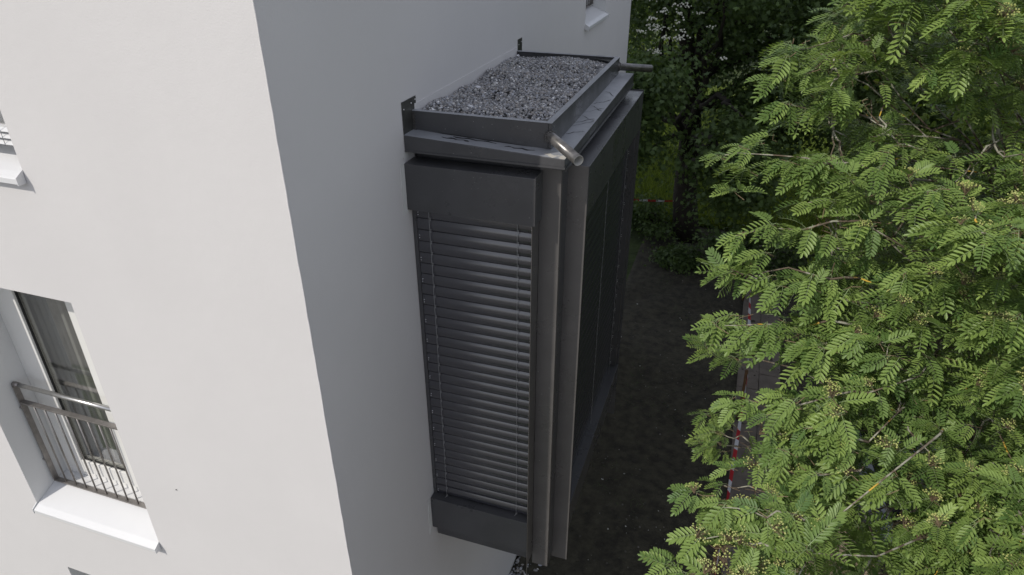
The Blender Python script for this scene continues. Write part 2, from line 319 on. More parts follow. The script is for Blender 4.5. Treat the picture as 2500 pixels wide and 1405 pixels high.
def window(put, u0, u1, v0, v1, flip=False, rail=True, blind=False, full=True):
    """put(u, depth inward, v). u0 = side away from the corner on wall A."""
    def bx(mb, a0, a1, d0, d1, b0, b1):
        c = [put(a0,d0,b0),put(a1,d0,b0),put(a1,d1,b0),put(a0,d1,b0),put(a0,d0,b1),put(a1,d0,b1),put(a1,d1,b1),put(a0,d1,b1)]
        mb.add(c, [(0,3,2,1),(4,5,6,7),(0,1,5,4),(1,2,6,5),(2,3,7,6),(3,0,4,7)]); return mb
    reveal(put, u0, u1, v0, v1, .36)
    w = P_(MB().build('window', None)); w['label'] = 'tall white framed window set deep in its reveal'
    def part(mb, name, m, bevel=.002, smooth=False):
        o = mb.build(name, m, w, bevel=bevel, smooth=smooth); o.matrix_parent_inverse = w.matrix_world.inverted() if False else Matrix.Identity(4); return o
    D = .30; tz = v0 + .085
    f = MB(); bx(f, u0+.001, u0+.052, D, D+.07, tz, v1-.001); bx(f, u1-.052, u1-.001, D, D+.07, tz, v1-.001); bx(f, u0+.053, u1-.053, D, D+.07, v1-.06, v1-.002); bx(f, u0+.053, u1-.053, D, D+.07, tz, tz+.05)
    part(f, 'frame', 'frame')
    g = MB(); bx(g, u0+.053, u0+.064, D+.02, D+.06, tz+.05, v1-.062); part(g, 'gasket', 'gasket', 0)
    um = u0 + .80
    for a0, a1 in ((u0+.065, um), (um+.01, u1-.056)):
        s = MB(); sw = .165 if a0 < um-.1 else .12; sr = .10
        bx(s, a0, a0+sw, D-.012, D+.06, tz+.055, v1-.065); bx(s, a1-sr, a1, D-.012, D+.06, tz+.055, v1-.065)
        bx(s, a0+sw+.0005, a1-sr-.0005, D-.011, D+.06, tz+.055, tz+.18); bx(s, a0+sw+.0005, a1-sr-.0005, D-.011, D+.06, v1-.16, v1-.066); part(s, 'sash', 'frame', .004)
        q = MB(); bx(q, a0+sw-.004, a1-sr+.004, D+.018, D+.022, tz+.176, v1-.157); part(q, 'pane', 'glass', 0)
        gk = MB()
        for (c0, c1, e0, e1) in ((a0+sw, a0+sw+.010, tz+.18, v1-.16), (a1-sr-.008, a1-sr, tz+.18, v1-.16)): bx(gk, c0, c1, D+.004, D+.017, e0, e1)
        bx(gk, a0+sw+.0101, a1-sr-.0081, D+.0041, D+.0169, tz+.18, tz+.189); part(gk, 'gasket', 'gasket', 0)
    # curtain
    n = 160; V = []; 
    for i in range(n+1):
        u = u0+.05 + (u1-u0-.1)*i/n; dd = D+.16 + .022*math.sin(i*.33)*(.6+.4*math.sin(i*.11+1)) + .01*math.sin(i*.9)
        V += [put(u, dd, v0-.1), put(u, dd+.01, v1+.1)]
    mb = MB().add(V, [(2*i, 2*i+2, 2*i+3, 2*i+1) for i in range(n)]); part(mb, 'curtain', 'curtain', 0, True)
    r = MB(); bx(r, u0-.4, u1+.4, .8, .82, v0-.3, v1+.3); part(r, 'room_backdrop', 'room', 0)
    # threshold and sill
    th = MB(); bx(th, u0+.001, u1-.001, .205, D+.02, v0-.02, tz); part(th, 'threshold', 'sill', .003)
    s = MB(); e = .012
    prof = [(-.045, v0-.052), (-.045, v0-.022), (-.042, v0-.018), (.0, v0+.004), (.204, v0+.082), (.204, v0+.05), (.0, v0-.028)]
    k = len(prof); vs = [put(u0+.0015, d, v) for d, v in prof] + [put(u1-.0015, d, v) for d, v in prof]
    s.add(vs, [tuple(range(k)), tuple(range(2*k-1, k-1, -1))] + [(i, k+i, k+(i+1) % k, (i+1) % k) for i in range(k)])
    part(s, 'sill', 'sill', .0015)
    for u in (u0+.001, u1-.001):  # upstand ends
        s = MB(); sgn = 1 if u < (u0+u1)/2 else -1; uu = u - sgn*.004
        pr = [(-.050, v0-.056), (-.050, v0-.012), (-.002, v0+.018), (-.002, v0-.056)]
        vs = [put(uu, d, v) for d, v in pr] + [put(uu+sgn*.006, d, v) for d, v in pr]
        s.add(vs, [(0,1,2,3),(7,6,5,4),(0,4,5,1),(1,5,6,2),(2,6,7,3),(3,7,4,0)]); part(s, 'sill_end', 'sill', .001)
    if rail:
        ra = P_(MB().build('railing', None)); ra['label'] = 'steel safety railing set in the window reveal'
        zb = v0 + .095; zt = zb + .94; D0 = .185
        def rp(mb, name, m, bevel=.002, smooth=False): return mb.build(name, m, ra, bevel=bevel, smooth=smooth)
        for (a0, a1) in ((u0+.018, u0+.030), (u1-.030, u1-.018)): rp(bx(MB(), a0, a1, D0-.02, D0+.02, zb, zt-.01), 'post', 'steel')
        rp(MB().tube([put(u0+.018, D0, zt), put(u0+.07, D0, zt)], .019, 16), 'handrail_end', 'steel', 0, True)
        rp(MB().tube([put(u0+.07, D0, zt), put(u1-.03, D0, zt)], .0165, 16), 'handrail', 'steelbright', 0, True)
        rp(bx(MB(), u0+.0305, u1-.0305, D0-.02, D0+.02, zt-.168, zt-.156), 'rail', 'steel')
        rp(bx(MB(), u0+.0305, u1-.0305, D0-.02, D0+.02, zb, zb+.011), 'rail', 'steel')
        nb = 10
        bar0 = None
        for i in range(nb):
            u = u0+.03 + (u1-u0-.06)*(i+1)/(nb+1)
            if bar0 is None: bar0 = rp(MB().tube([put(u, D0, zb+.0105), put(u, D0, zt-.1675)], .0062, 8), 'bar', 'steel', 0, True); ub = u
            else:
                o = bar0.copy(); COL.objects.link(o); dv = Vector(put(u, D0, 0)) - Vector(put(ub, D0, 0)); o.location = bar0.location + dv
        for zz in (zb+.22, zt-.21):
            rp(MB().tube([put(u0+.002, D0-.012, zz), put(u0+.020, D0-.012, zz)], .011, 10), 'fixing', 'steel', 0, True)
    if blind:
        bl = P_(MB().build('venetian_blind', None)); bl['label'] = 'white outdoor venetian blind with open slats'
        z = v0 + .15
        n = int((v1 - z)/.072)
        s0 = None
        for i in range(n):
            zz = z + i*.072 if i > 2 else z + i*.035
            if s0 is None:
                sm = MB(); pr = [(.03, -.012), (.05, .004), (.075, .009), (.10, .004), (.12, -.006), (.12, -.009), (.10, .001), (.075, .006), (.05, .001), (.03, -.015)]
                k = len(pr); vs = [put(u0+.03, d, zz+v) for d, v in pr] + [put(u1-.01, d, zz+v) for d, v in pr]
                sm.add(vs, [(i_, k+i_, k+(i_+1) % k, (i_+1) % k) for i_ in range(k)] + [tuple(range(k)), tuple(range(2*k-1, k-1, -1))])
                s0 = sm.build('slat', 'sill', bl); z0 = zz
            else:
                o = s0.copy(); COL.objects.link(o); o.location = (0, 0, zz-z0)
        for uu in (u0+.16, u1-.10): MB().tube([put(uu, .03, z-.02), put(uu, .03, v1)], .0018, 5).build('cord', 'cord', bl)
for i, (a, b, c, d) in enumerate(A_op): window(lambda u, dd, v: (u, dd, v), a, b, c, d, rail=(i % 4 in (0, 1)), blind=(i % 4 in (2, 3)))
for (a, b, c, d) in B_op: window(lambda u, dd, v: (-dd, u, v), a, b, c, d, rail=True)
P_(MB().tube([(-1.292, -.004, -3.412), (-1.286, -.004, -3.415)], .0035, 6).build('dirt_spot', 'gasket'))
# small plaster repair patches around the bay
def patch(pts, t=.004):
    n = len(pts); vs = [(-.001, y, z) for y, z in pts] + [(t*random.uniform(.6, 1.2), y, z) for y, z in pts]
    P_(MB().add(vs, [tuple(range(2*n-1, n-1, -1))] + [(i, (i+1) % n, n+(i+1) % n, n+i) for i in range(n)]).build('plaster_patch', 'plaster', bevel=.002))
def ragged(y0, y1, z0, z1, n=9, a=.010):
    P = []
    for i in range(n): P.append((y0 + random.uniform(-a, a), z0 + (z1-z0)*i/(n-1)))
    for i in range(n-1, -1, -1): P.append((y1, z0 + (z1-z0)*i/(n-1)))
    return P
patch(ragged(1.085, 1.150, -1.69, -1.37)); patch(ragged(1.14, 1.30, -1.345, -1.31, 5)); patch(ragged(1.08, 1.12, -4.55, -4.18))
# ================================================================ BAY WINDOW
bay = empty('bay_window', (0, 2.3, -4.7)); tag(bay, 'anthracite metal clad bay window with lowered slat blinds on the shaded wall', 'bay window')
def Q(o): o.parent = bay; o.matrix_parent_inverse = Matrix.Translation(bay.location).inverted(); return o
def QB(name, m, *a, bevel=.0015): return Q(MB().box(*a).build(name, m, bevel=bevel))
QB('core', 'anth', .002, .948, 1.31, 3.405, -4.66, -1.309)
def slopebox(name, m, c, bevel=.0015):   # c: 8 corners
    return Q(MB().add(c, [(0,3,2,1),(4,5,6,7),(0,1,5,4),(1,2,6,5),(2,3,7,6),(3,0,4,7)]).build(name, m, bevel=bevel))
slopebox('cornice', 'anth', [(.002,1.163,-1.305),(1.0,1.168,-1.318),(1.0,3.41,-1.315),(.002,3.41,-1.305),(.002,1.163,-1.206),(1.0,1.168,-1.252),(1.0,3.41,-1.228),(.002,3.41,-1.206)], .004)
slopebox('cornice_cover', 'plate', [(.004,1.1645,-1.2059),(.9985,1.1695,-1.2516),(.9985,3.409,-1.2276),(.004,3.409,-1.2059),(.004,1.1645,-1.2040),(.9985,1.1695,-1.2500),(.9985,3.409,-1.2260),(.004,3.409,-1.2040)], .0006)  # thin sheet added so only the cornice top takes the painted sky sheen
# drip edge lines
Q(MB().box(.004, 1.004, 1.160, 1.1625, -1.308, -1.296).build('drip_edge', 'anth')); Q(MB().box(1.0055, 1.008, 1.17, 3.41, -1.322, -1.305).build('drip_edge', 'anth'))
# parapet: three upstands with folded top flange
QB('parapet', 'anth', .003, .862, 1.295, 1.311, -1.24, -1.0905); QB('parapet', 'anth', .864, .882, 1.295, 3.345, -1.24, -1.0905); QB('parapet', 'anth', .003, .862, 3.329, 3.345, -1.24, -1.0905)
QB('parapet_cap', 'plate', .004, .8465, 1.292, 1.326, -1.0900, -1.0875, bevel=.001); QB('parapet_cap', 'plate', .8475, .885, 1.292, 3.348, -1.0900, -1.0873, bevel=.001)
QB('parapet_cap', 'plate', .004, .8465, 3.312, 3.348, -1.0900, -1.0875, bevel=.001)
QB('roof_tray', 'anth', .003, .862, 1.312, 3.328, -1.205, -1.150)
QB('wall_flashing', 'stuccoB', .001, .005, 1.327, 3.311, -1.15, -1.055, bevel=.002)
# flashing tabs on the wall
for (y0, y1, z0, z1, y2) in ((1.165, 1.352, -1.205, -1.012, 1.30), (3.348, 3.46, -1.2, -1.0, 3.40)):
    vs = [(.0015, y0, z0), (.0015, y1 if y0 > 2 else 1.294, z0), (.0015, y1 if y0 > 2 else 1.294, -1.0865), (.0015, y1, -1.0865), (.0015, y1, z1), (.0015, y0, z1)]
    vs = [(x, a, b) for x, a, b in vs] + [(x+.003, a, b) for x, a, b in vs]
    t = Q(MB().add(vs, [tuple(range(5, -1, -1)), tuple(range(6, 12))] + [(i, (i+1) % 6, 6+(i+1) % 6, 6+i) for i in range(6)]).build('flashing_tab', 'tabmetal'))
    for dy, dz in ((.02, -.045), (.12 if y0 < 2 else .09, -.03), (.175, -.02))[:3 if y0 < 2 else 2]:
        MB().tube([(.004, y0+dy, z1+dz), (.007, y0+dy, z1+dz)], .0042, 8).build('screw', 'pin', t).matrix_parent_inverse = Matrix.Identity(4)
# tree-bark-free welding seam (corrugated solder) beside the near tab
ws = MB(); 
for i in range(14): ws.tube([(.006, 1.289, -1.10-.0095*i), (.020+.004*(i % 2), 1.291, -1.103-.0095*i)], .0032, 5)
Q(ws.build('solder_seam', 'zinc'))
# spouts
def spout(p0, p1, r):
    p0, p1 = Vector(p0), Vector(p1); d = (p1-p0).normalized()
    n = 24; a = Vector((0, 0, 1)).cross(d).normalized(); b = d.cross(a); mb = MB(); vs = []
    for q, rr in ((p0, r), (p1, r), (p1, r-.0028), (p0+d*.03, r-.0028)):
        for j in range(n):
            t = 2*math.pi*j/n; vs.append(q + (a*math.cos(t)+b*math.sin(t))*rr)
    mb.add(vs, [(i*n+j, i*n+(j+1) % n, (i+1)*n+(j+1) % n, (i+1)*n+j) for i in range(3) for j in range(n)])
    o = Q(mb.build('drain_spout', 'zinc', smooth=True)); o.data.materials.append(M['zincin'])
    for f in list(o.data.polygons)[n:]: f.material_index = 1; f.use_smooth = f.index >= 2*n
    wl = MB(); 
    for j in range(18):
        t = 2*math.pi*j/18; q = p0 + d*.018 + (a*math.cos(t)+b*math.sin(t))*(r+.002); wl.tube([q-d*.005, q+d*.006], .005, 5)
    wl.build('weld_bead', 'zinc', o, smooth=True).matrix_parent_inverse = Matrix.Identity(4)
spout((.865, 1.300, -1.162), (1.103, 1.062, -1.212), .0305); spout((.865, 3.33, -1.162), (1.12, 3.53, -1.202), .0305)
# perforated gravel stops in the two outer corners
def perforated(cx, cy, sx, sy):
    mb = MB(); n = 14; L_ = .012
    for i in range(n):
        for j in range(8):
            if i/14 + j/8 > 1.02: continue
            x0 = cx - i*L_; y0 = cy + sy*j*L_; x1 = x0 - L_; y1 = y0 + sy*L_; xm, ym = (x0+x1)/2, (y0+y1)/2; h = .0036
            z = -1.104
            hole = [(xm+h, ym, z), (xm, ym+sy*h, z), (xm-h, ym, z), (xm, ym-sy*h, z)]
            c = [(x0, y0, z), (x0, y1, z), (x1, y1, z), (x1, y0, z)]
            mb.add(c + hole, [(0, 1, 5, 4), (1, 2, 6, 5), (2, 3, 7, 6), (3, 0, 4, 7)])
    Q(mb.build('perforated_strip', 'tabmetal'))
perforated(.846, 1.328, 1, 1); perforated(.846, 3.31, 1, -1)
# long ledge: twig shadows and reflections painted as ribbons; near ledge: wet stains
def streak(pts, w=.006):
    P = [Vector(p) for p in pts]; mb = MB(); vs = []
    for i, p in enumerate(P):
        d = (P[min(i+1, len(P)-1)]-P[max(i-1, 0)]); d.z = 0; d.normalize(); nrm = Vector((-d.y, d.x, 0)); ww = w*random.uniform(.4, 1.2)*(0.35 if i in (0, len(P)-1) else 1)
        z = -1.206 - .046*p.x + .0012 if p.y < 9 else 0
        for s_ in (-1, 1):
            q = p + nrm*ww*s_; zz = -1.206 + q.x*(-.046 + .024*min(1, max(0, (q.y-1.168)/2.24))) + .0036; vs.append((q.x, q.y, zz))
    mb.add(vs, [(2*i, 2*i+1, 2*i+3, 2*i+2) for i in range(len(P)-1)]); Q(mb.build('shade_wet_streak', 'gasket'))
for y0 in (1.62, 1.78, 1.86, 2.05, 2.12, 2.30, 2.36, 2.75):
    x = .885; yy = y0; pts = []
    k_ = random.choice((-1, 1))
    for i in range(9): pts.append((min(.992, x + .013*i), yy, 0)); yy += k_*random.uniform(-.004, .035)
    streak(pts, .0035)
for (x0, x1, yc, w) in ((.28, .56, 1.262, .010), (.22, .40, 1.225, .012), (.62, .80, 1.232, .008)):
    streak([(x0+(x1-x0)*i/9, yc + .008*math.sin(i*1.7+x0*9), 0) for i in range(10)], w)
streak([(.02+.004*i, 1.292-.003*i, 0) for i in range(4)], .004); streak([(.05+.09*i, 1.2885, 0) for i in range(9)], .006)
# blind boxes
QB('blind_box', 'anth', -.001+.003, .838, 1.137, 1.279, -1.675, -1.3745, bevel=.002)
QB('blind_box', 'anth', .9575, 1.084, 1.449, 3.466, -1.70, -1.3745, bevel=.002)
# end caps / raised flanges
QB('box_flange', 'anth', .838, .8405, 1.133, 1.279, -1.675, -1.366, bevel=.0005); QB('box_flange', 'anth', .9575, 1.0865, 3.467, 3.4695, -4.87, -1.366, bevel=.0005)
# corner posts
QB('corner_panel', 'panel', .8245, .9555, 1.2805, 1.309, -4.805, -1.312); QB('corner_return', 'anth', .9495, .9555, 1.3095, 1.4395, -4.80, -1.325, bevel=.0005)
QB('corner_panel', 'panel', .9495, 1.0815, 1.440, 1.4475, -4.857, -1.3735, bevel=.001)
QB('corner_panel', 'panel', .9495, 1.0815, 3.474, 3.480, -4.87, -1.3735, bevel=.001)
# guides
QB('guide', 'panel', .8205, .8235, 1.1395, 1.2795, -4.68, -1.676, bevel=.0005); QB('guide_edge', 'steel', .8205, .8240, 1.134, 1.1390, -4.95, -1.676, bevel=.0003)
QB('guide', 'anth', .003, .030, 1.195, 1.2795, -4.185, -1.676)
QB('guide', 'anth', .9575, 1.060, 1.4485, 1.475, -4.20, -1.7005); QB('guide', 'anth', .9575, 1.060, 3.42, 3.4655, -4.20, -1.7005)
# aprons and sills below the blinds
slopebox('apron', 'anth', [(.002,1.132,-4.515),(.8195,1.132,-4.515),(.8195,1.20,-4.515),(.002,1.20,-4.515),(.002,1.132,-4.196),(.8195,1.132,-4.196),(.8195,1.20,-4.196),(.002,1.20,-4.196)])
QB('ledge', 'anth', .002, .8195, 1.1325, 1.309, -4.1955, -4.187)
QB('lower_panel', 'anth', .012, .8190, 1.2005, 1.309, -4.664, -4.2)
QB('apron', 'anth', .9575, 1.060, 1.449, 3.4655, -4.60, -4.212); QB('ledge', 'anth', .9575, 1.085, 1.449, 3.4655, -4.2115, -4.203)
# hint of window behind the blinds
# blinds
def blind(along, w0, w1, plane, zt, zb, cords, npins=True, n=31):
    bl = Q(MB().build('slat_blind', None)); bl['label'] = 'lowered anthracite outdoor blind with closed curved slats'
    def pt(a, o, z): return (a, plane-o, z) if along == 'x' else (plane+o, a, z)
    pitch = (zt-zb)/n; H = pitch*1.10
    prof = []
    for i in range(9):
        t = i/8; prof.append((.006 + .0150*math.sin(math.pi*(t*.92+.04)) + .0075*t, -t*H + H*.02))
    inner = [(o-.0012, z) for o, z in prof[::-1]]; pr = prof + inner; k = len(pr)
    s0 = None; pin0 = None
    for i in range(n):
        z = zt - i*pitch
        if s0 is None:
            vs = [pt(w0, o, z+zz) for o, zz in pr] + [pt(w1, o, z+zz) for o, zz in pr]
            s0 = MB().add(vs, [(j, k+j, k+(j+1) % k, (j+1) % k) for j in range(k)]).build('slat', 'slat', bl, smooth=True); z0 = z
        else:
            o = s0.copy(); COL.objects.link(o); j_ = random.uniform(-.0015, .0015); o.location = (0 if along == 'x' else j_, j_ if along == 'x' else 0, z-z0+random.uniform(-.0018, .0018))
    # end pins: two little heads on every second slat, one object per blind side
    for a in (w0+.012, w1-.012):
        pm = MB()
        for i in range(0 if a < (w0+w1)/2 else 0, n, 2):
            z = zt - i*pitch - pitch*.50
            for dz in (0, -.018): pm.tube([pt(a, .022, z+dz), pt(a, .0300, z+dz)], .0019, 6)
            if a < (w0+w1)/2: pm.tube([pt(a-.010, .010, z+.0), pt(a+.004, .028, z+.0)], .0012, 5)
        pm.build('slat_pins', 'pin', bl)
    for a in cords:
        pts = [pt(a + .0006*math.sin(z_*3), .036 + .0015*math.sin(z_*7), zt - z_*(zt-zb+.0)/40) for z_ in range(41)]
        MB().tube(pts, .0013, 5).build('cord', 'cord', bl, smooth=True)
        MB().tube([pt(a, .036, zb+.01), pt(a-.004, .038, zb-.008), pt(a-.012, .040, zb-.022)], .0016, 5).build('cord_tail', 'cord', bl)
        cm = MB()
        for i in range(n):
            z = zt - i*pitch - pitch*.97
            cm.tube([pt(a+.006, .033, z+.012), pt(a+.0065, .036, z-.010)], .0015, 5)
        cm.build('cord_clips', 'cord', bl)
blind('x', .035, .817, 1.215, -1.665, -4.165, (.127, .716))
blind('y', 1.48, 3.418, .985, -1.69, -4.185, (1.64, 2.46, 3.28))
# ================================================================ ROOF GRAVEL (stuff)
def pebbles(name, n, xr, yr, zf, rmin, rmax, m, sub=2, flat=.7, tintf=None, mask=None, parent=None):
    iv, jf = ico(sub)
    X = rng.uniform(*xr, n); Y = rng.uniform(*yr, n)
    if mask is not None: k = mask(X, Y); X, Y = X[k], Y[k]
    n = len(X); s = rng.uniform(rmin, rmax, n)*rng.uniform(.75, 1.2, n); Z = zf(X, Y) + rng.uniform(-.3, .5, n)*s
    D = rng.normal(size=(n, 3)); Nn = rng.normal(size=(n, 3)) + np.array([0, 0, 1.5]); Fm = frames(D*np.array([1, 1, .3]), Nn)
    sc = np.stack([rng.uniform(.7, 1.15, n), rng.uniform(.9, 1.4, n), rng.uniform(.5, .85, n)], 1); Fm = Fm*sc[:, :, None]
    lump = 1 + rng.normal(size=(n, len(iv)))*.07
    V = (np.einsum('kc,ncd->nkd', iv, Fm)*lump[:, :, None]*s[:, None, None] + np.stack([X, Y, Z], 1)[:, None, :]).reshape(-1, 3)
    t = rng.uniform(0, .92, n); hi = rng.uniform(size=n) < .045; t[hi] = rng.uniform(.93, 1, hi.sum())
    t = np.clip(t + 0, 0, 1); T = np.repeat(t, len(iv))
    return big(name, V, tile(jf, n, len(iv)), m, parent, T, True)
def roofz(X, Y): return -1.116 + .010*np.sin(X*9+Y*5) + .008*np.sin(Y*13)
gv = pebbles('roof_gravel', 9400, (.018, .855), (1.322, 3.318), roofz, .0065, .0108, 'pebble', sub=1, mask=lambda X, Y: ~(((.86-X)/.17 + (Y-1.31)/.10 < 1.0) | ((.86-X)/.17 + (3.33-Y)/.10 < 1.0)))
tag(gv, 'grey rounded gravel filling the flat roof tray of the bay', 'gravel', kind='stuff')
for i, (px, py, s) in enumerate(((1168, 212, 1.0), (1083, 250, .9), (1148, 258, 1.15), (1075, 262, .8), (1265, 135, .9), (1235, 180, .5))):
    d = (1.105)/(-(FW + RT*(px-1250)/1667.0 + UP*(702.5-py)/1667.0)[2]); p = at(px, py, d); n = 9
    rim = [(random.uniform(.012, .02)*s*math.cos(2*math.pi*j/n)*1.3, random.uniform(.010, .018)*s*math.sin(2*math.pi*j/n)) for j in range(n)]
    vs = [(a, b, random.uniform(-.002, .004)) for a, b in rim] + [(a*.9, b*.9, .006+random.uniform(0, .003)) for a, b in rim]
    o = MB().add(vs, [tuple(range(n-1, -1, -1)), tuple(range(n, 2*n))] + [(j, (j+1) % n, n+(j+1) % n, n+j) for j in range(n)]).build('plaster_flake', 'chip')
    o.location = (p[0], p[1], -1.112); o.rotation_euler = (.15, .1, random.uniform(0, 6)); tag(o, 'small white plaster flake lying on the grey roof gravel', 'flake', 'plaster flakes on the roof gravel')
# ================================================================ GROUND COVER
def flatz(X, Y): return np.where((X > 2.56) & (X < 3.32), GZ + .053, GZ + .022)
g2 = pebbles('gravel_bed', 3600, (.0, .34), (-1.5, 9), flatz, .014, .026, 'pebble', sub=1); tag(g2, 'grey gravel strip along the foot of the shaded wall', 'gravel', kind='stuff')
db = pebbles('ground_litter', 10000, (.4, 9.5), (-2, 15.3), flatz, .005, .017, 'debris', sub=1, mask=lambda X, Y: rng.uniform(size=len(X)) < np.clip(.35+.6*np.sin(X*2.1+Y)*np.cos(Y*1.3), .15, 1)); tag(db, 'small stones and litter scattered over the dark soil', 'litter', kind='stuff')
# templates
def oval(l=1, w=.55, fold=.12, curl=.15):
    v = np.array([[0,0,0],[-w/2*.75,l*.3,fold*.8],[0,l*.3,0],[w/2*.75,l*.3,fold*.8],[-w/2,l*.62,fold],[0,l*.62,-curl*.3],[w/2,l*.62,fold],[0,l,-curl]])
    f = np.array([[0,2,1],[0,3,2],[1,2,5],[1,5,4],[2,3,6],[2,6,5],[4,5,7],[5,6,7]]); return v, f
def maple():
    rim = [(0,0),(-.5,.10),(-.3,.32),(-.62,.55),(-.2,.60),(0,1.02),(.2,.60),(.62,.55),(.3,.32),(.5,.10)]
    v = [[x, y, .10*abs(x) - .12*y*y] for x, y in rim] + [[0, .38, -.03]]; n = len(rim)
    return np.array(v), np.array([[n, (i+1) % n, i] for i in range(n)])
def blade():
    v = np.array([[-.5,0,0],[.5,0,0],[-.35,.5,.05],[.35,.5,.05],[0,1,.25]]); return v, np.array([[0,1,3],[0,3,2],[2,3,4]])
def leafcloud(name, P, N0, size, tmpl, m, parent, tintbase=None, droop=.5, jitter=.6):
    n = len(P); v, f = tmpl
    D = rng.normal(size=(n, 3))*np.array([1, 1, .4]); D[:, 2] -= droop
    Nn = N0 + rng.normal(size=(n, 3))*jitter
    Fm = frames(D, Nn); s = size*rng.uniform(.6, 1.25, n); V = scatter(v, P, Fm, s)
    t = rng.uniform(0, 1, n)*.6 + (tintbase if tintbase is not None else .2); T = np.repeat(np.clip(t, 0, 1), len(v))
    return big(name, V, tile(f, n, len(v)), m, parent, T)
# grass on the lawn and tufts in the yard
n = 42000; X = rng.uniform(-4, 5, n); Y = 15.0 + rng.uniform(0, 1, n)**1.6*17; P = np.stack([X, Y, np.full(n, GZ)], 1)
D = np.stack([rng.normal(size=n)*.5, rng.normal(size=n)*.5, np.ones(n)], 1); v, f = blade(); v = v*np.array([.05, 1, .5]); Fm = frames(D, rng.normal(size=(n, 3)))
gr = big('grass', scatter(v, P, Fm, rng.uniform(.18, .5, n)), tile(f, n, len(v)), 'grass', None, np.repeat(rng.uniform(0, 1, n), len(v))); tag(gr, 'long grass on the lawn beyond the dark tree trunk', 'grass', kind='stuff')
n = 16000; X = rng.uniform(.7, 6, n); Y = rng.uniform(0, 15, n); kk = np.array([noise.noise(Vector((a*.9, b*.9, 3))) > .12 for a, b in zip(X, Y)]); X, Y = X[kk], Y[kk]; n = len(X)
P = np.stack([X, Y, np.full(n, GZ+.01)], 1); D = np.stack([rng.normal(size=n), rng.normal(size=n), np.ones(n)*.7], 1); Fm = frames(D, rng.normal(size=(n, 3)))
gr = big('weeds', scatter(v, P, Fm, rng.uniform(.03, .10, n)), tile(f, n, len(v)), 'maple', None, np.repeat(rng.uniform(0, .6, n), len(v))); tag(gr, 'sparse weeds growing from the shaded soil', 'weeds', kind='stuff')
# ================================================================ TREES
def curve(p0, p1, sag=.0, wig=.06, n=8, seed=0):
    p0, p1 = Vector(p0), Vector(p1); L_ = (p1-p0).length; out = []
    for i in range(n+1):
        t = i/n; p = p0.lerp(p1, t); p.z += sag*math.sin(math.pi*t)*L_
        nv = Vector((noise.noise(Vector((t*3, seed, 1))), noise.noise(Vector((t*3, seed, 5))), noise.noise(Vector((t*3, seed, 9)))))
        out.append(p + nv*wig*L_*math.sin(math.pi*t))
    return out
def clumps(centers, rad, per, flat=.55):
    K = len(centers); P = rng.normal(size=(K, per, 3))*np.array([1, 1, flat])*rad[:, None, None]*.55
    N0 = P.copy(); N0 = N0/np.linalg.norm(N0, axis=2, keepdims=True); N0[:, :, 2] += .9
    return (P + centers[:, None, :]).reshape(-1, 3), N0.reshape(-1, 3)
def shell_points(n, c, r, lo=.55):
    d = rng.normal(size=(n, 3)); d /= np.linalg.norm(d, axis=1, keepdims=True); rr = rng.uniform(lo**3, 1, n)**(1/3)
    return np.array(c) + d*rr[:, None]*np.array(r)
def bgtree(name, label, base, height, trunk_r, crowns, nclump, per, size, tmpl, m, cat='tree', lean=(0, 0), crad=(.35, .75), tint=.1, bark='bark', keep=None, group=None, trunk_top=None):
    t = empty(name, base); tag(t, label, cat, group)
    bx_, by_, bz_ = base; H = trunk_top or height*.7
    tp = curve((0, 0, -.15), (lean[0], lean[1], H), 0, .05, 10, seed=bx_)
    o = MB().tube(tp, [trunk_r*(1.25 if i == 0 else 1)*(1-.065*i) for i in range(11)], 12).build('trunk', bark, t, smooth=True)
    C_ = np.concatenate([shell_points(int(nclump*w_), c, r, lo) for c, r, lo, w_ in crowns])
    if keep is not None: C_ = C_[[keep(c + np.array(base)) for c in C_]]
    K = len(C_)
    sel = rng.choice(K, min(K, 26), replace=False)
    for q in sel:
        a = tp[random.randint(3, 9)]; c = Vector(C_[q]); 
        if c.z < a.z - .5: a = tp[max(1, min(9, int(10*max(.1, (c.z-.6)/H))))]
        if (c-a).length < .2: continue
        MB().tube(curve(a, c, .05, .16, 7, seed=q), [trunk_r*.32*(1-.12*i) for i in range(8)], 6).build('limb', bark, t, smooth=True)
    P, N0 = clumps(C_, rng.uniform(*crad, K), per)
    tb = np.repeat(rng.uniform(0, .35, K) + tint, per)
    fo = leafcloud('foliage', P, N0, size, tmpl, m, t, tb); tag(fo, kind='stuff')
    return t, C_
# dark trunk tree beyond the yard, with white blossom clusters
BT = (1.05, 14.2, GZ)
ft, fc = bgtree('flowering_tree', 'dark tree with a thick leaning trunk and white blossom clusters beyond the yard', BT, 9, .34,
    [((0.3, -.3, 6.5), (3.4, 2.4, 1.7), .35, .62), ((-.9, 1.5, 5.2), (2.0, 1.4, 1.7), .5, .22), ((2.0, .2, 4.6), (1.9, 1.5, 2.0), .4, .34), (tuple(at(1590, 215, 13.0)-np.array(BT)), (.9, .9, .7), .2, .16), (tuple(at(1575, 330, 13.6)-np.array(BT)), (.6, .8, .9), .2, .10), (tuple(at(1655, 385, 13.6)-np.array(BT)), (.9, .6, .5), .2, .10), (tuple(at(1790, 420, 13.0)-np.array(BT)), (.8, .7, 1.1), .2, .16), ((-.9, 1.8, 3.4), (1.6, 1.0, 1.0), .2, .14), ((1.2, -.9, 3.2), (1.0, .9, 1.2), .3, .12)],
    400, 62, .098, maple(), 'maple', lean=(-.75, .3), tint=0.05, trunk_top=6.4, keep=lambda P: not any(g[0] < px_(P)[0] < g[1] and g[2] < px_(P)[1] < g[3] for g in ((1600, 1672, 255, 360), (1700, 1755, 195, 275), (1555, 1640, 360, 450), (1600, 1650, 100, 170), (1648, 1735, 175, 560))))
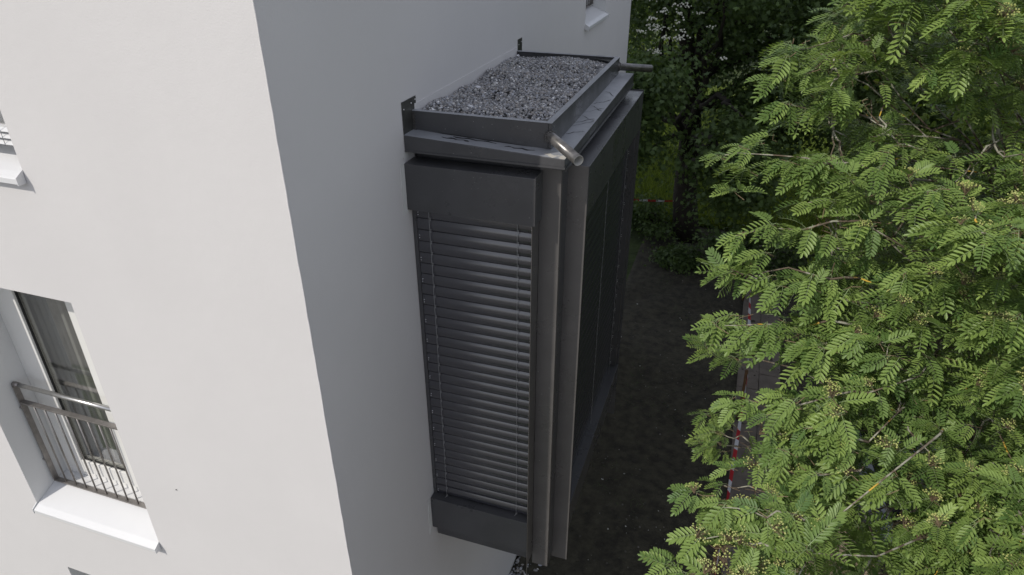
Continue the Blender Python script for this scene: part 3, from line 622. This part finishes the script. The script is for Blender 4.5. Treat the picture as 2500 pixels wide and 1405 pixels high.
# blossoms
fl = []
iv, jf = ico(1)
for k in range(32):
    px, py = random.gauss(1660, 55), random.gauss(60, 62)
    if not 1545 < px < 1800 or py > 175 or py < -60: continue
    p = at(px, py, random.uniform(11.8, 12.8)) - np.array(BT); n = random.randint(7, 15)
    c = p + rng.normal(size=(n, 3))*np.array([.05, .05, .02]); V = (iv[None]*rng.uniform(.010, .021, n)[:, None, None] + c[:, None, :]).reshape(-1, 3)
    o = big('blossom', V, tile(jf, n, len(iv)), 'flower', ft)
# maple in mid ground (dark, between the trunk and the rowan)
bgtree('maple_tree', 'dense dark green maple between the trunk and the rowan', (5.6, 13.0, GZ), 10, .17,
    [((0, 0, 5.2), (3.1, 2.6, 2.6), .45, .8), ((-1.7, -1.2, 5.0), (1.3, 1.2, 1.4), .3, .2)], 330, 68, .10, maple(), 'maple', tint=.08, trunk_top=5.2, keep=lambda P: px_(P)[0] > 1745)
# hazel shrub behind the rowan
bgtree('hazel_shrub', 'bright broad leaved hazel filling the gaps behind the rowan', (5.6, 6.6, GZ), 6, .06,
    [((0, 0, 3.6), (2.2, 2.1, 3.3), .3, .8), ((1.4, -2.4, 2.2), (1.7, 1.6, 2.1), .3, .3)], 280, 70, .085, oval(1, .8, .1, .2), 'hazel', 'shrub', tint=.15, trunk_top=4.5)
bgtree('hazel_tree', 'tall yellow green hazel at the top right of the rowan', (8.6, 9.5, GZ), 9, .09,
    [((0, 0, 5.2), (3.0, 2.8, 2.5), .3, 1)], 240, 75, .085, oval(1, .8, .1, .2), 'hazel', 'tree', tint=.3, trunk_top=5)
bgtree('young_tree', 'slender bright green tree standing in the sun on the lawn', (-1.5, 20.8, GZ), 6, .08,
    [((0, 0, 3.6), (2.6, 1.6, 2.6), .25, 1)], 120, 60, .10, oval(1, .8, .1, .2), 'hazel', 'tree', tint=.35, trunk_top=4.5)
# undergrowth at the edge of the yard
for i, (x, y, r, h, lab) in enumerate(((.2, 14.2, 1.0, 1.0, 'dark low shrub left of the trunk at the lawn edge'), (2.3, 13.2, .8, .8, 'dark low shrub at the foot of the thick trunk'), (3.7, 12.6, .9, 1.0, 'dark low shrub right of the thick trunk'), (1.0, 12.6, .45, .35, 'small dark weed tuft in front of the trunk'))):
    bgtree('undergrowth_shrub', lab, (x, y, GZ), h, .03, [((0, 0, h*.5), (r, r*.7, h*.55), .2, 1)], 34, 70, .075, maple(), 'maple', 'shrub', crad=(.2, .4), tint=0, trunk_top=h*.6, group='shrubs at the lawn edge')
# far tree belt: one mesh shared
far0, _ = bgtree('far_tree', 'leafy tree in the belt beyond the lawn', (-6, 34, GZ), 12, .25, [((0, 0, 5), (4.2, 3.6, 4.2), .5, 1)], 200, 60, .20, oval(1, .7, .1, .2), 'hazel', tint=0, crad=(.6, 1.2), group='trees beyond the lawn')
for (x, y, s) in ((0, 38, 1.1), (6, 36, 1.05), (12, 33, 1.1), (10, 24, 1.0), (16, 22, 1.1), (9.5, 18.5, .8)):
    r_ = far0.copy(); COL.objects.link(r_); r_.location = (x, y, GZ); r_.scale = (s, s, s); r_.rotation_euler = (0, 0, x*1.7)
    for ch in list(far0.children):
        c = ch.copy(); COL.objects.link(c); c.parent = r_
# ---------------------------------------------------------------- ROWAN
row = empty('rowan_tree', (4.9, 3.6, GZ)); tag(row, 'sunlit rowan tree with feathery green leaves and pale unripe berry clusters', 'tree')
RB = Vector(row.location)
def rowan_leaf(npair, droop, fold, seed, low=False):
    """unit length compound leaf along +y"""
    r = np.random.default_rng(seed); V = []; F = []; isr = []
    def mid(t): return np.array([0.02*math.sin(t*3+seed), t, -droop*t*t])
    def leaflet(p, d, up, l, w):
        d = d/np.linalg.norm(d); x = np.cross(d, up); x /= np.linalg.norm(x); u = np.cross(x, d); k = len(V)
        if low:
            for a, b in ((0, 0), (-.5, .5), (0, 1), (.5, .5)): V.append(p + x*a*w*1.15 + d*b*l)
            F.extend(([k, k+3, k+2], [k, k+2, k+1])); return
        pr = [(0, 0, 0), (-.42, .20, .10), (0, .20, 0), (.42, .20, .10), (-.5, .74, .13), (0, .74, -.03), (.5, .74, .13), (0, 1, -.10)]
        for a, b, c in pr: V.append(p + x*a*w + d*b*l + u*c*w*1.6)
        for q in ((0,2,1),(0,3,2),(1,2,5),(1,5,4),(2,3,6),(2,6,5),(4,5,7),(5,6,7)): F.append([k+i for i in q])
    st = .24
    for i in range(npair):
        t = st + (.93-st)*i/(npair-1); l = (.30, .35, .36, .35, .33, .30, .27, .24)[min(i, 7)]*r.uniform(.92, 1.06)
        for s in (-1, 1):
            ang = R(62 - 26*t + r.uniform(-5, 5)); dz = fold + r.uniform(-.08, .08)
            d = np.array([s*math.sin(ang), math.cos(ang), dz]); leaflet(mid(t), d, np.array([-s*.15, 0, 1.0]), l, .088*r.uniform(.9, 1.12))
    leaflet(mid(.95), np.array([r.uniform(-.15, .15), 1, -droop]), np.array([0, 0, 1.]), .27, .092)
    nl = len(V)
    ns = 5                                       # rachis: flat two-sided strip slightly proud
    for i in range(ns):
        t = i/(ns-1)*.97; m_ = mid(t); w = .009*(1-.6*t); k = len(V); V += [m_+[-w, 0, .004], m_+[w, 0, .004], m_+[0, 0, -.012]]
        if i: F += [[k-3, k-2, k+1], [k-3, k+1, k], [k-2, k-1, k+2], [k-2, k+2, k+1], [k-1, k-3, k], [k-1, k, k+2]]
    return np.array(V), np.array(F), nl
LT = [rowan_leaf(7, .35, .10, 1), rowan_leaf(8, .55, .05, 2), rowan_leaf(7, .15, .18, 3), rowan_leaf(6, .45, .12, 4)]
LTL = [rowan_leaf(7, .35, .10, 1, True), rowan_leaf(8, .55, .05, 2, True), rowan_leaf(7, .15, .18, 3, True), rowan_leaf(6, .45, .12, 4, True)]
# sprays: (position, outward direction)
sprays = []
boughs = []
def bough(px0, py0, d0, px1, py1, d1, n, spread=.07, lit=0):
    a = at(px0, py0, d0); b = at(px1, py1, d1); boughs.append((b, a*.93 + b*.07))
    n = int(n*1.5)
    for i in range(n):
        t = (i + random.uniform(-.2, .2))/n; p = a*(1-t) + b*t + rng.normal(size=3)*spread*(0 if i == 0 else 1)*np.array([1, 1, .7])
        sprays.append((p, (a-b)/np.linalg.norm(a-b)*(1-.5*t) + rng.normal(size=3)*.35, lit))
for a in ((1890,185,4.0,2150,170,4.1,6), (1915,120,4.1,2160,80,4.3,6), (2030,30,4.2,2250,-10,4.4,6), (1905,250,4.0,2150,300,4.1,6), (1745,378,4.0,2100,400,3.9,8), (1880,400,4.0,2120,440,4.0,5),
          (1800,572,3.9,2100,540,3.8,8), (1960,495,3.9,2150,500,3.9,5), (1760,660,3.9,2100,680,3.8,9), (1880,700,3.9,2120,740,3.8,6), (1745,795,4.0,2100,800,3.8,10), (1850,825,4.0,2120,850,3.8,6),
          (1785,985,3.8,2120,960,3.6,8), (1860,1060,3.7,2120,1080,3.6,8), (1810,1135,3.8,2100,1150,3.6,8), (1745,1235,3.5,2010,1290,3.4,11), (1700,1315,3.4,1950,1350,3.3,11), (1665,1400,3.3,1930,1440,3.3,11),
          (1730,1050,5.6,1830,1080,5.6,6), (1745,1180,5.8,1860,1200,5.6,4), (1725,840,5.0,1860,880,5.0,5), (1705, 1075, 6.0, 1800, 1090, 6.0, 5), (2050,880,4.4,2200,900,4.2,5)):
    bough(*a)
def xmin(py):
    return float(np.interp(py, [-300, 0, 60, 120, 280, 330, 420, 470, 560, 620, 700, 760, 860, 930, 1000, 1100, 1180, 1260, 1400, 1750],
                           [2100, 2060, 2050, 1970, 1980, 2060, 2030, 2050, 1990, 2030, 1970, 1970, 1940, 2040, 1920, 1890, 1900, 1860, 1800, 1780]))
cells = {}
NF = 2250; cnt = 0
while cnt < NF:
    px = random.uniform(1780, 2850); py = random.uniform(-230, 1700); dn = random.random()
    if px < xmin(py) + 35*random.random(): continue
    p0 = at(px, py, 4.0); lump = noise.noise(Vector(p0)*1.3)*.55 + noise.noise(Vector(p0)*3.1 + Vector((7, 7, 7)))*.25
    base = float(np.interp(px, [1800, 2100, 2500, 3000], [4.0, 3.75, 3.35, 3.1])) - lump
    if lump < -.26 and dn < .75: continue
    d = base + (random.random()**1.5)*2.3
    if 1950 < px < 2200 and 1310 < py and random.random() < .55: continue
    if 2080 < px < 2180 and 1130 < py < 1300 and random.random() < .6: continue
    p = at(px, py, d)
    out = np.array([-.8, -.6, .25]) + rng.normal(size=3)*.5
    sprays.append((p, out, 0)); cnt += 1
    cells.setdefault((int(px//230), int(py//230), int(d//1.1)), []).append(p)
# openings in the crown through which the yard shows
GAPS = ((1810, 1900, 885, 950), (1800, 1865, 1175, 1215), (1722, 1790, 1320, 1420), (1700, 1765, 690, 765), (1870, 1985, 318, 345), (1780, 1850, 720, 770), (1880, 1965, 600, 650), (1782, 1826, 1030, 1112), (1763, 1802, 1140, 1222), (1813, 1855, 700, 790), (1808, 1845, 870, 965), (2090, 2150, 170, 300), (2165, 2215, 1225, 1290), (1960, 2050, 520, 575))
# leaves
LP = []; LD = []; LN = []; LS = []; LK = []; twigs = MB(); corymbs = []
cp = Vector(CP)
for p, out, _ in sprays:
    out = out/np.linalg.norm(out); nl = random.randint(5, 8); size = random.uniform(.115, .168)
    a0 = random.uniform(0, 6.28)
    tb = p - out*random.uniform(.06, .12) + np.array([0, 0, -.02])
    twigs.tube([tb, (tb+p)/2 + rng.normal(size=3)*.008, p], [.0026, .0021, .0015], 4, caps=False)
    for i in range(nl):
        az = a0 + 2*math.pi*i/nl + random.uniform(-.3, .3); h = np.array([math.cos(az), math.sin(az), 0.0])
        d = h*.8 + out*.65 + np.array([0, 0, random.uniform(-.45, .10)])
        st = p - out*random.uniform(0, .07)
        dd_ = d/np.linalg.norm(d); skip = False
        for fr_ in (.45, .95):
            q_ = st + dd_*size*fr_ - CP; z_ = q_@FW; qx = 1250 + 1667*(q_@RT)/z_; qy = 702.5 - 1667*(q_@UP)/z_
            if any(g[0] < qx < g[1] and g[2] < qy < g[3] for g in GAPS): skip = True
        if skip: continue
        LP.append(st); LD.append(d); nn = np.array([0, 0, 1.0]) + h*.25 + rng.normal(size=3)*.22 - np.array(FW)*.15; LN.append(nn); LS.append(size*random.uniform(.75, 1.12)); LK.append(random.randrange(4))
    if random.random() < (.45): corymbs.append(p + np.array([0, 0, .012]) - out*.01)
LP = np.array(LP); LD = np.array(LD); LN = np.array(LN); LS = np.array(LS); LK = np.array(LK)
Fm = frames(LD, LN); base = np.array(RB)
# the 300 leaves that show largest become parts of their own
v_ = LP - CP; dep = v_@FW; sx = 1250 + 1667*(v_@RT)/dep; sy = 702.5 - 1667*(v_@UP)/dep
inn = (sx > 1550) & (sx < 2480) & (sy > 20) & (sy < 1390); score = np.where(inn, LS/dep, 0) + np.where(inn & (dep < 4.05), .01, 0)
order = np.argsort(-score); top = set(order[:296].tolist())
lm = []
for k, (V, F, nl) in enumerate(LT):
    me = bpy.data.meshes.new('leaf'); me.from_pydata(V.tolist(), [], F.tolist()); me.materials.append(M['leaf']); me.materials.append(M['rachis'])
    a = me.attributes.new('tint', 'FLOAT', 'POINT'); a.data.foreach_set('value', np.full(len(V), (.3, .5, .7, .85)[k], np.float32))
    nf = len(F) - 24; me.polygons.foreach_set('material_index', np.r_[np.zeros(nf, int), np.ones(24, int)].astype(np.int32)); lm.append(me)
for i in top:
    o = bpy.data.objects.new('leaf', lm[LK[i]]); COL.objects.link(o); o.parent = row
    X, D, N_ = Fm[i]; s = LS[i]; p = LP[i] - base
    o.matrix_local = Matrix(((X[0]*s, D[0]*s, N_[0]*s, p[0]), (X[1]*s, D[1]*s, N_[1]*s, p[1]), (X[2]*s, D[2]*s, N_[2]*s, p[2]), (0, 0, 0, 1)))
VV = []; FF = []; TT = []; MI = []; off = 0
rest = np.array([i for i in range(len(LP)) if i not in top])
for q8, (V, F, nl) in enumerate(LT + LTL):
    k = q8 % 4; idx = rest[(LK[rest] == k) & ((dep[rest] > 4.0) == (q8 > 3))]; n = len(idx)
    VV.append(scatter(V, LP[idx]-base, Fm[idx], LS[idx])); FF.append(tile(F, n, len(V)) + off); off += n*len(V)
    TT.append(np.repeat(np.clip(rng.normal(.45, .25, n), 0, 1), len(V))); MI.append(np.tile(np.r_[np.zeros(len(F)-24, int), np.ones(24, int)], n))
fo = big('leaves', np.concatenate(VV), np.concatenate(FF), 'leaf', row, np.concatenate(TT)); fo.data.materials.append(M['rachis']); tag(fo, kind='stuff')
fo.data.polygons.foreach_set('material_index', np.concatenate(MI).astype(np.int32))
o = twigs.build('twigs', 'stalk', row, origin=tuple(RB)); o.location = (0, 0, 0); tag(o, kind='stuff')
# trunk and limbs
tp = curve((0, 0, -.1), (-.35, -.55, 5.6), 0, .05, 12, seed=4)
MB().tube(tp, [.14*(1-.06*i) for i in range(13)], 12).build('trunk', 'lichen', row, smooth=True)
def limb(c, r0, seed):
    c = Vector(c) - RB; i = min(12, max(2, int(12*(c.z-.9)/5.6))); a = tp[i]
    MB().tube(curve(a, c, .03, .26, 9, seed=seed), [max(.004, r0*(1-.095*j)) for j in range(10)], 7).build('limb', 'lichen', row, smooth=True)
for q, (b, a) in enumerate(boughs):
    limb(b, .018, q*3.1)
    MB().tube([Vector(p) - RB for p in curve(b, a, .03, .2, 8, seed=q*1.3)], [.0075*(1-.09*j) for j in range(9)], 6).build('branch', 'lichen', row, smooth=True)
for q, (key, ps) in enumerate(cells.items()):
    c = np.mean(ps, 0)
    if len(ps) < 3: continue
    limb(c, .013, q*2.3+50)
    for p in ps[:6]:
        MB().tube([Vector(x) - RB for x in curve(c, p, .04, .16, 6, seed=q+p[0])], [.0065*(1-.1*j) for j in range(7)], 5).build('branch', 'lichen', row, smooth=True)
# berry clusters
cl = []
iv, jf = ico(1)
for k in range(4):
    n = random.randint(26, 40); mb = MB(); c = []
    for i in range(n):
        az = random.uniform(0, 6.28); rr = math.sqrt(random.random())*.045; x, y, z = rr*math.cos(az)*1.1, rr*math.sin(az), .03 - rr*rr*6 + random.uniform(-.008, .010); c.append((x, y, z))
        m_ = (x*.45, y*.45, .012); mb.tube([(0, 0, -.02), m_], .0007, 3, False); mb.tube([m_, (x, y, z)], .0006, 3, False)
    ns = len(mb.f)
    for p in c:
        r = random.uniform(.0032, .0046); mb.add([tuple(np.array(q)*r + p) for q in iv], [tuple(q) for q in jf])
    me = bpy.data.meshes.new('berry_cluster'); me.from_pydata(mb.v, [], mb.f); me.materials.append(M['stalk']); me.materials.append(M['berry'])
    me.polygons.foreach_set('material_index', np.r_[np.zeros(ns, int), np.ones(len(mb.f)-ns, int)].astype(np.int32)); cl.append(me)
cd = [(np.array(p)-CP)@FW for p in corymbs]; corymbs = [corymbs[i] for i in np.argsort(cd)[:290]]
for p in corymbs:
    o = bpy.data.objects.new('berry_cluster', random.choice(cl)); COL.objects.link(o); o.parent = row; s = random.uniform(.8, 1.3)
    o.location = Vector(p) - RB; o.scale = (s, s, s); o.rotation_euler = (random.uniform(-.5, .5) + .3, random.uniform(-.4, .4), random.uniform(0, 6))
# ================================================================ TAPE, STAKES, CAR
def tape(name, label, pts, L_=.42):
    P = [Vector(p) for p in pts]; segs = []; tot = 0
    dense = []
    for i in range(len(P)-1):
        n = max(2, int((P[i+1]-P[i]).length/.07))
        for j in range(n):
            t = j/n; q = P[i].lerp(P[i+1], t); q.z -= .05*math.sin(math.pi*t); dense.append(q)
    dense.append(P[-1])
    t = empty(name, P[0]); tag(t, label, 'tape')
    o0 = P[0]; V = []; F = {0: [], 1: []}; s = 0
    for i, q in enumerate(dense):
        d = (dense[min(i+1, len(dense)-1)] - dense[max(0, i-1)]).normalized(); tw = .9 + .5*math.sin(i*.13); sd = d.cross(Vector((0, 0, 1))).normalized()
        w = (sd*math.cos(tw) + Vector((0, 0, 1))*math.sin(tw))*.028
        V += [tuple(q - w - o0), tuple(q + w - o0)]
        if i: F[int(s/(L_/2)) % 2].append((2*i-2, 2*i-1, 2*i+1, 2*i)); s += (q-dense[i-1]).length
    # thickness comes from a solidify of the foil
    for c, nm, mm in ((0, 'red_band', 'red'), (1, 'white_band', 'white')):
        run = []
        for fc_ in F[c] + [None]:
            if run and (fc_ is None or fc_[0] != run[-1][3]):
                lo = run[0][0]; me = bpy.data.meshes.new(nm); me.from_pydata(V[lo:run[-1][2]+1], [], [tuple(i-lo for i in q) for q in run])
                o = link(nm, me, mm, t); so = o.modifiers.new('s', 'SOLIDIFY'); so.thickness = .0008; run = []
            if fc_: run.append(fc_)
TZ = GZ + .95
def gz(px, py, z): r = FW + RT*(px-1250)/1667.0 + UP*(702.5-py)/1667.0; return CP + r*((z-CP[2])/r[2])
st = [gz(1835, 640, TZ), gz(1826, 916, TZ), gz(1757, 1340, TZ), gz(1735, 1480, TZ)]
tape('barrier_tape', 'red and white barrier tape strung along the path between stakes', [st[0], st[1], st[2], st[3]])
tape('barrier_tape', 'red and white barrier tape tied to the thick dark trunk beyond the bay', [gz(1500, 484, GZ+1.0), gz(1712, 489, GZ+1.0)])
for i, (p, lab) in enumerate(zip(st[:3], ('wooden stake holding the far end of the path tape', 'brown wooden stake at the middle bend of the path tape', 'wooden stake under the low rowan boughs holding the tape'))):
    o = MB().tube([(0, 0, 0), (.02, -.01, .6), (.0, 0, 1.08)], [.030, .030, .027], 10).build('wooden_stake', 'wood', smooth=True); o.location = (p[0]-.03, p[1], GZ-.05); tag(o, lab, 'stake', 'stakes of the barrier tape')
# parked car glimpsed through the rowan
car = empty('parked_car', (5.1, 5.5, GZ)); tag(car, 'dark grey blue parked car half hidden under the rowan', 'car')
def loft(secs, name, m, parent, bevel=.03):
    """secs: list of (y, [(x,z)...])"""
    mb = MB(); n = len(secs[0][1]); vs = [(x, y, z) for y, pr in secs for x, z in pr]; fs = []
    for i in range(len(secs)-1):
        for j in range(n): fs.append((i*n+j, i*n+(j+1) % n, (i+1)*n+(j+1) % n, (i+1)*n+j))
    fs += [tuple(range(n)), tuple(range(len(vs)-1, len(vs)-n-1, -1))]
    return mb.add(vs, fs).build(name, m, parent, bevel=bevel, smooth=False)
def bodysec(w, z0, z1): return [(-w*.96, z0), (-w, z0+.25), (-w*.98, z1-.08), (-w*.86, z1), (w*.86, z1), (w*.98, z1-.08), (w, z0+.25), (w*.96, z0)]
loft([(-2.1, bodysec(.72, .35, .62)), (-1.95, bodysec(.82, .25, .78)), (-1.2, bodysec(.88, .22, .90)), (0, bodysec(.90, .2, .95)), (1.4, bodysec(.88, .22, .98)), (2.0, bodysec(.82, .28, .92)), (2.1, bodysec(.74, .38, .75))], 'body', 'carpaint', car)
def cab(w0, w1, z0, z1): return [(-w0, z0), (-w1, z1), (w1, z1), (w0, z0)]
loft([(-.95, cab(.78, .76, .90, .93)), (-.35, cab(.80, .62, .90, 1.40)), (1.0, cab(.80, .62, .90, 1.42)), (1.75, cab(.76, .70, .90, .98))], 'windows', 'glassdark', car, .02)
loft([(-.36, cab(.63, .58, 1.395, 1.425)), (.3, cab(.635, .60, 1.41, 1.46)), (1.02, cab(.63, .58, 1.405, 1.44))], 'roof', 'carpaint', car, .02)
for x in (-.80, .80):
    for yy in (-1.3, 1.3):
        w_ = MB().tube([(x-.10, yy, .32), (x+.10, yy, .32)], .32, 24).build('wheel', 'tyre', car, bevel=.02); MB().tube([(x-.105, yy, .32), (x+.105, yy, .32)], .20, 16).build('rim', 'rim', w_)
    MB().box(x-.12, x+.12, -2.12, -2.0, .55, .68).build('headlight', 'white', car, bevel=.02); MB().box(x-.1, x+.1, 2.0, 2.12, .65, .82).build('tail_light', 'red', car, bevel=.02)
car.rotation_euler = (0, 0, R(8))
print('tris', sum(len(o.data.loops)-2*len(o.data.polygons) for o in bpy.data.objects if o.type == 'MESH'))
